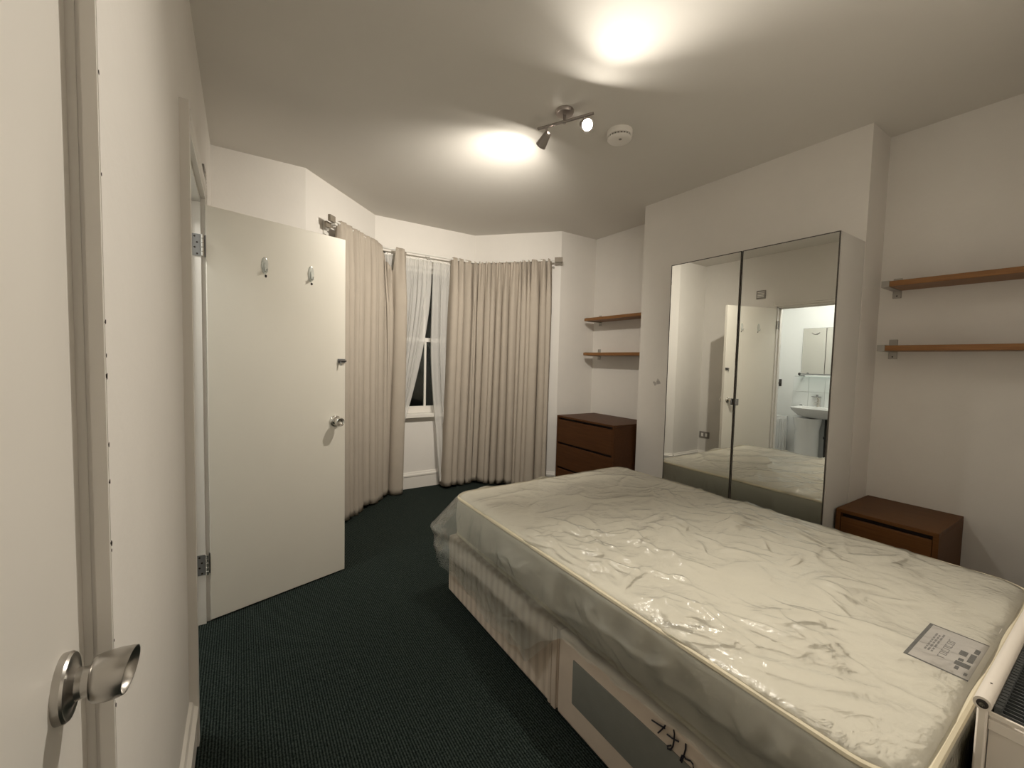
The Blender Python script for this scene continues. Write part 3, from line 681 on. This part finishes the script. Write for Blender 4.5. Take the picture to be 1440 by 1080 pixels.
tipd = np.hypot(rp[:, 0]-PX0, rp[:, 1]-PY1); tip = np.exp(-tipd/.085)
SC = [(rx.uniform(0, LT), rx.uniform(.15, .55), rx.uniform(-1.2, 1.2), rx.uniform(.04, .22), rx.uniform(.004, .013), rx.uniform(.007, .016)) for _ in range(170)]
def sidecrease(z):
    o_ = np.zeros(N_)
    for cs, cz, a_, L_, A_, w_ in SC:
        ds = (S_-cs+LT/2) % LT-LT/2; dz = z-cz; p_ = ds*math.cos(a_)+dz*math.sin(a_); t_ = -ds*math.sin(a_)+dz*math.cos(a_)
        o_ += A_*np.exp(-np.abs(t_)/w_)*np.clip(1-(p_/L_)**2, 0, 1)
    return o_
base0 = len(pv)
for layer in (0, 1):                         # the bag hangs in two thicknesses
    if layer: n1, n2, n3 = np.roll(n1, 37), np.roll(n2, 91), np.roll(n3, 53); zb = zb+(.018*n2+.035)*left*hang; SC = [(a_+.07, b_+.02, c_*.8, d_, e_, f_) for a_, b_, c_, d_, e_, f_ in SC]
    prev = [j*(NX+1)+i for j, i in rim]
    for v in range(1, V_+1):
        t = v/V_
        z = rp[:, 2]*(1-t)+zb*t
        under = np.clip((.345-z)/.05, 0, 1)
        off = .004+.012*np.sin(PI*min(1, t*1.2))*(1+.5*n2)+.004*n3*t+.004*n1*math.sin(7*t)
        off = np.maximum(off, .003)+under*(.028*left+.005)+left*hang*.022*t
        off += sidecrease(z)*min(1, t*4)+layer*.007*min(1, t*3)
        pk = (t/.50)**1.15 if t < .50 else 1-.62*(t-.50)/.50
        d1x, d1y = nr[:, 0], nr[:, 1]
        q = np.stack([rp[:, 0]+d1x*off-tip*.20*pk, rp[:, 1]+d1y*off*(1-.3*tip)+tip*.015*pk, z+.012*n2*tip*t], 1)
        q[:, 1] = np.maximum(q[:, 1], PY0-.004)
        k0 = len(pv); pv += [Vector(p) for p in q.tolist()]; cur = list(range(k0, k0+N_))
        for i in range(N_): i2 = (i+1) % N_; pf.append((prev[i], prev[i2], cur[i2], cur[i]))
        prev = cur
mb = MB(); mb.v = pv; mb.f = pf
mb.build('polythene_bag', 'polythene', None, 'all', 'clear crinkled polythene bag wrapped over the mattress', None, 'plastic bag')

# ------------------------------------------------------------------ radiator beside the bed end
ra = thing('radiator', (1.8, .10, .05), 'white double panel radiator at the near end of the bed', 'radiator')
RX0, RX1, RZ = 1.242, 2.55, .628
fp = MB()
def panel(y, name):
    p_ = MB().box(RX0+.004, RX1, y-.0075, y+.0075, .10, RZ, .003, 1)
    p_.tube([(RX0, y, RZ), (RX1, y, RZ)], .0135, 16)
    return p_.build(name, 'rad_white', ra, True)
f_ = panel(.151, 'front_panel'); b_ = panel(.038, 'rear_panel')
MB().lathe([(-.001, .0085), (.0016, .0085)], (RX0, .151, RZ), (-1, 0, 0), 20).build('vent_ring', 'dark_metal', f_)
MB().lathe([(0, .0042), (.003, .0040)], (RX0-.001, .151, RZ), (-1, 0, 0), 14).build('vent_plug', 'chrome', f_)
MB().lathe([(0, .0022), (.0006, .0022)], (RX0+.072, .150, RZ+.0132), (0, .1, 1), 8).build('paint_chip', 'chip', f_)
fin = MB(); x = RX0+.035
while x < RX1-.02:
    fin.box(x, x+.0022, .048, .139, .13, RZ-.020); fin.box(x+.0022, x+.0125, .129, .139, .13, RZ-.012); x += .0145
fin.build('convector_fins', 'rad_fin', ra, kind='stuff')
MB().box(RX0+.012, RX0+.024, .045, .143, RZ-.052, RZ-.030, .001, 1).build('end_bar', 'rad_white', ra)
MB().box(RX0+.012, RX0+.018, .045, .143, RZ-.024, RZ-.016).build('end_bar', 'rad_white', ra)
MB().box(RX0+.020, RX0+.022, .048, .142, .12, RZ-.053).build('end_panel', 'rad_white', ra)
for x in (RX0+.15, RX1-.15): MB().box(x, x+.03, .0, .032, .15, .55).build('wall_bracket', 'rad_white', ra)
MB().tube([(RX0+.03, .09, 0), (RX0+.03, .09, .13)], .008, 10).build('pipe', 'rad_white', ra)

# ------------------------------------------------------------------ ceiling fittings
lf = thing('ceiling_spotlight', (1.435, 1.765, ZC), 'satin ceiling spotlight bar with two lit heads', 'ceiling light')
MB().lathe([(0, .048), (.010, .048), (.018, .044), (.022, .030), (.022, 0)], (1.435, 1.765, ZC), (0, 0, -1), 28, False).build('ceiling_rose', 'lamp_satin', lf, True)
ZBAR = 2.545
MB().tube([(1.435, 1.765, ZC-.02), (1.435, 1.765, ZBAR)], .008, 10).build('stem', 'lamp_satin', lf, True)
bd_ = Vector((1.35-1.485, 1.872-1.610, 0)).normalized(); c0 = Vector((1.425, 1.750, ZBAR))
pA, pB = c0+bd_*.155, c0-bd_*.155
MB().tube([pA, pB], .0075, 10).build('bar', 'lamp_satin', lf, True)
def head(p, axis, drop, watts, cone):
    ax = Vector(axis).normalized(); q = p+Vector((0, 0, -drop))
    MB().tube([p, q], .0055, 8).build('arm', 'lamp_satin', lf, True)
    bs = q-ax*.022
    h_ = MB().lathe([(0, .010), (.006, .018), (.030, .022), (.070, .0275), (.078, .029), (.078, .0265), (.070, .025), (.068, 0)], bs, ax, 28, False).build('spot_head', 'lamp_satin', lf, True)
    MB().lathe([(.072, .0001), (.0735, .012), (.0735, .0235), (.066, .0240)], bs, ax, 28, False).build('bulb', 'bulb_glow', h_, True, label='glowing bulb face')
    ld = bpy.data.lights.new('beam', 'SPOT'); ld.energy = watts; ld.color = BULB_COL[:3]; ld.spot_size = math.radians(cone); ld.spot_blend = 1.0; ld.shadow_soft_size = .022
    lo = bpy.data.objects.new('beam', ld); COL.objects.link(lo); lo.parent = lf
    lo.matrix_local = Matrix.Translation(bs+ax*.079-ORG[lf.name]) @ ax.to_track_quat('-Z', 'Y').to_matrix().to_4x4()
head(c0+bd_*.105, (.02, .86, -.51), .050, BEAM[0], 144)
head(c0-bd_*.105, (-.28, -.81, -.52), .040, BEAM[1], 128)

sd = thing('smoke_alarm', (1.815, 1.735, ZC), 'round white smoke alarm on the ceiling', 'smoke alarm')
so_ = (1.815, 1.735, ZC)
MB().lathe([(0, .070), (.026, .070), (.030, .068)], so_, (0, 0, -1), 36).build('base', 'plastic_white', sd, True)
MB().lathe([(.030, .062), (.041, .062)], so_, (0, 0, -1), 36).build('vent_gap', 'plastic_grey', sd, True)
for k in range(24):
    q = 2*PI*k/24; MB().box(1.815+.064*math.cos(q)-.0018, 1.815+.064*math.cos(q)+.0018, 1.735+.064*math.sin(q)-.0018, 1.735+.064*math.sin(q)+.0018, ZC-.041, ZC-.030).build('grille_bar', 'plastic_white', sd)
cv_ = MB().lathe([(.041, .067), (.046, .067), (.052, .061), (.056, .047), (.057, .018), (.057, 0)], so_, (0, 0, -1), 36, False).build('cover', 'plastic_white', sd, True)
MB().lathe([(0, .009), (.002, .008)], (1.800, 1.715, ZC-.0565), (0, 0, -1), 14).build('test_button', 'plastic_grey', cv_)

# ------------------------------------------------------------------ shower room seen in the mirror
XB, BYA, BYB, BZ = -1.30, 1.30, 3.02, 2.42
struct(MB().box(XB-.1, XB, BYA-.1, BYB+.1, 0, BZ), 'wall_shower_back', 'bath_wall', 'white shower room wall behind the basin')
struct(MB().box(XB, XL-T, BYB, BYB+.1, 0, BZ), 'wall_shower_far', 'bath_wall', 'white far wall of the shower room')
struct(MB().box(XB, XL-T, BYA-.1, BYA, 0, BZ), 'wall_shower_near', 'bath_wall', 'white near wall of the shower room')
struct(MB().box(XB-.1, XL-T+.0, BYA-.1, BYB+.1, BZ, BZ+.05), 'ceiling_shower', 'bath_wall', 'white shower room ceiling')
struct(MB().box(XB, XL-.03, BYA, BYB, -.05, -.001), 'floor_shower', 'bath_floor', 'grey vinyl shower room floor')
bl = thing('bathroom_light', (-.62, 2.15, BZ), 'round opal ceiling light in the shower room', 'ceiling light')
MB().lathe([(0, .14), (.018, .14), (.022, .13)], (-.62, 2.15, BZ), (0, 0, -1), 28).build('base', 'plastic_white', bl, True)
MB().lathe([(.022, .128), (.045, .120), (.062, .090), (.070, .045), (.072, .0001)], (-.62, 2.15, BZ), (0, 0, -1), 28, False).build('shade', 'opal_glow', bl, True)
# splashback of separate tiles
ts = thing('tile_splashback', (XB, 2.35, .79), 'white tiled splashback above the basin', 'tiles')
MB().box(XB, XB+.004, 1.75, 2.69, .79, 1.180).build('grout_bed', 'grout', ts)
for i in range(5):
    for j in range(2): MB().box(XB+.003, XB+.009, 2.689-(i+1)*.187+.002, 2.689-i*.187-.002, .792+j*.195, .792+(j+1)*.195-.004, .001, 1).build('tile', 'tile_white', ts)
# mirror cabinet
mc = thing('bathroom_mirror', (XB, 2.35, 1.22), 'two-part wall mirror above the basin', 'mirror')
for y0, y1 in ((2.335, 2.602), (2.08, 2.331)):
    p_ = MB().box(XB, XB+.012, y0, y1, 1.225, 1.828).build('backing', 'plastic_grey', mc)
    MB().box(XB+.012, XB+.015, y0+.003, y1-.003, 1.228, 1.825).build('mirror_glass', 'mirror', p_)
MB().tube([(XB+.016, 2.50, 1.765), (XB+.03, 2.47, 1.745), (XB+.03, 2.44, 1.745), (XB+.016, 2.41, 1.765)], .006, 8).build('suction_hook', 'plastic_grey', mc, True)
gs = thing('glass_shelf', (XB, 2.35, 1.19), 'narrow glass shelf with black end knob under the mirror', 'shelf')
MB().box(XB+.005, XB+.14, 2.02, 2.62, 1.187, 1.193).build('glass', 'pane_glass', gs)
MB().tube([(XB+.135, 2.02, 1.222), (XB+.135, 2.565, 1.222)], .005, 8).build('rail', 'hinge_steel', gs, True)
MB().lathe([(0, .010), (.008, .018), (.02, .018), (.028, .010)], (XB+.135, 2.555, 1.221), (0, 1, 0), 14).build('end_knob', 'dark_metal', gs, True)
MB().box(XB, XB+.13, 2.56, 2.572, 1.193, 1.205).build('support', 'hinge_steel', gs)
# basin
bs_ = thing('basin', (XB+.22, 2.22, 0), 'white ceramic basin on a pedestal with a chrome mixer tap', 'basin')
mb = MB(); n = 40; prof = [(.02, .02, .66), (.30, .40, .665), (.62, .72, .69), (.92, .95, .755), (1.0, 1.0, .790), (.985, .985, .797), (.90, .90, .794), (.70, .72, .72), (.30, .3, .69), (.02, .02, .688)]
vs = []; fs = []
for sx, sy, z in prof:
    for i in range(n):
        q = 2*PI*i/n; cx = math.copysign(abs(math.cos(q))**.7, math.cos(q)); cy = math.copysign(abs(math.sin(q))**.8, math.sin(q))
        x = XB+.215+.20*cx*sx; x = max(x, XB+.011); vs.append((x, 2.285+.315*cy*sy, z))
for j in range(len(prof)-1):
    for i in range(n): fs.append((j*n+i, j*n+(i+1) % n, (j+1)*n+(i+1) % n, (j+1)*n+i))
mb.add(vs, fs).build('bowl', 'ceramic', bs_, True)
MB().box(XB+.010, XB+.10, 1.98, 2.59, .72, .80, .012, 3).build('tap_ledge', 'ceramic', bs_, True)
mb = MB(); vs = []; fs = []; prof = [(0, .12, .13), (.1, .105, .12), (.5, .10, .115), (.66, .11, .15)]
MB().lathe([(0, .145), (.08, .135), (.5, .13), (.66, .16)], (XB+.19, 2.42, 0), (0, 0, 1), 28).build('pedestal', 'ceramic', bs_, True)
tp = MB().lathe([(0, .026), (.004, .026), (.01, .022), (.085, .023), (.11, .020)], (XB+.055, 2.362, .80), (0, 0, 1), 18).build('tap', 'chrome', bs_, True)
MB().tube([(XB+.055, 2.362, .845), (XB+.11, 2.362, .858), (XB+.165, 2.362, .845)], [.015, .013, .012], 10).build('spout', 'chrome', tp, True)
MB().tube([(XB+.05, 2.362, .905), (XB+.08, 2.362, .92), (XB+.13, 2.362, .925)], [.017, .010, .007], 10).build('lever', 'chrome', tp, True)
MB().lathe([(0, .014), (.012, .016), (.016, .010)], (XB+.06, 2.56, .80), (0, 0, 1), 12).build('chain_stay', 'hinge_steel', bs_, True)
sp = thing('soap_dish', (XB, 2.40, .92), 'small metal soap dish on the tiles', 'soap dish')
MB().box(XB+.009, XB+.06, 2.35, 2.445, .925, .933, .003, 2).build('tray', 'hinge_steel', sp)
MB().box(XB+.009, XB+.014, 2.385, 2.41, .915, .955).build('plate', 'hinge_steel', sp)
pc = thing('waste_pipe', (XB+.10, 2.235, 0), 'dark pipe behind the basin pedestal', 'pipe')
MB().tube([(XB+.10, 2.235, 0), (XB+.10, 2.235, .655)], .024, 12).build('pipe', 'dark_metal', pc, True)
MB().lathe([(0, .034), (.03, .034)], (XB+.10, 2.235, .40), (0, 0, 1), 14).build('collar', 'dark_metal', pc)
sr = thing('bathroom_radiator', (XB, 2.85, .1), 'small white ribbed radiator left of the basin', 'radiator')
MB().box(XB+.04, XB+.07, 2.715, 2.985, .12, .640, .006, 2).build('panel', 'ceramic', sr)
for k in range(9): MB().box(XB+.066, XB+.084, 2.726+k*.028, 2.740+k*.028, .16, .600, .003, 1).build('rib', 'ceramic', sr)
MB().box(XB, XB+.04, 2.76, 2.78, .3, .5).build('wall_bracket', 'rad_white', sr)
hl = thing('lever_handle', (XB, 2.88, 1.05), 'dark bronze lever handle on the shower room wall', 'handle')
MB().box(XB, XB+.008, 2.838, 2.872, 1.040, 1.138, .002, 1).build('plate', 'dark_metal', hl)
MB().tube([(XB+.005, 2.855, 1.085), (XB+.04, 2.855, 1.085), (XB+.045, 2.875, 1.083), (XB+.045, 2.920, 1.078)], .009, 10).build('lever', 'dark_metal', hl, True)
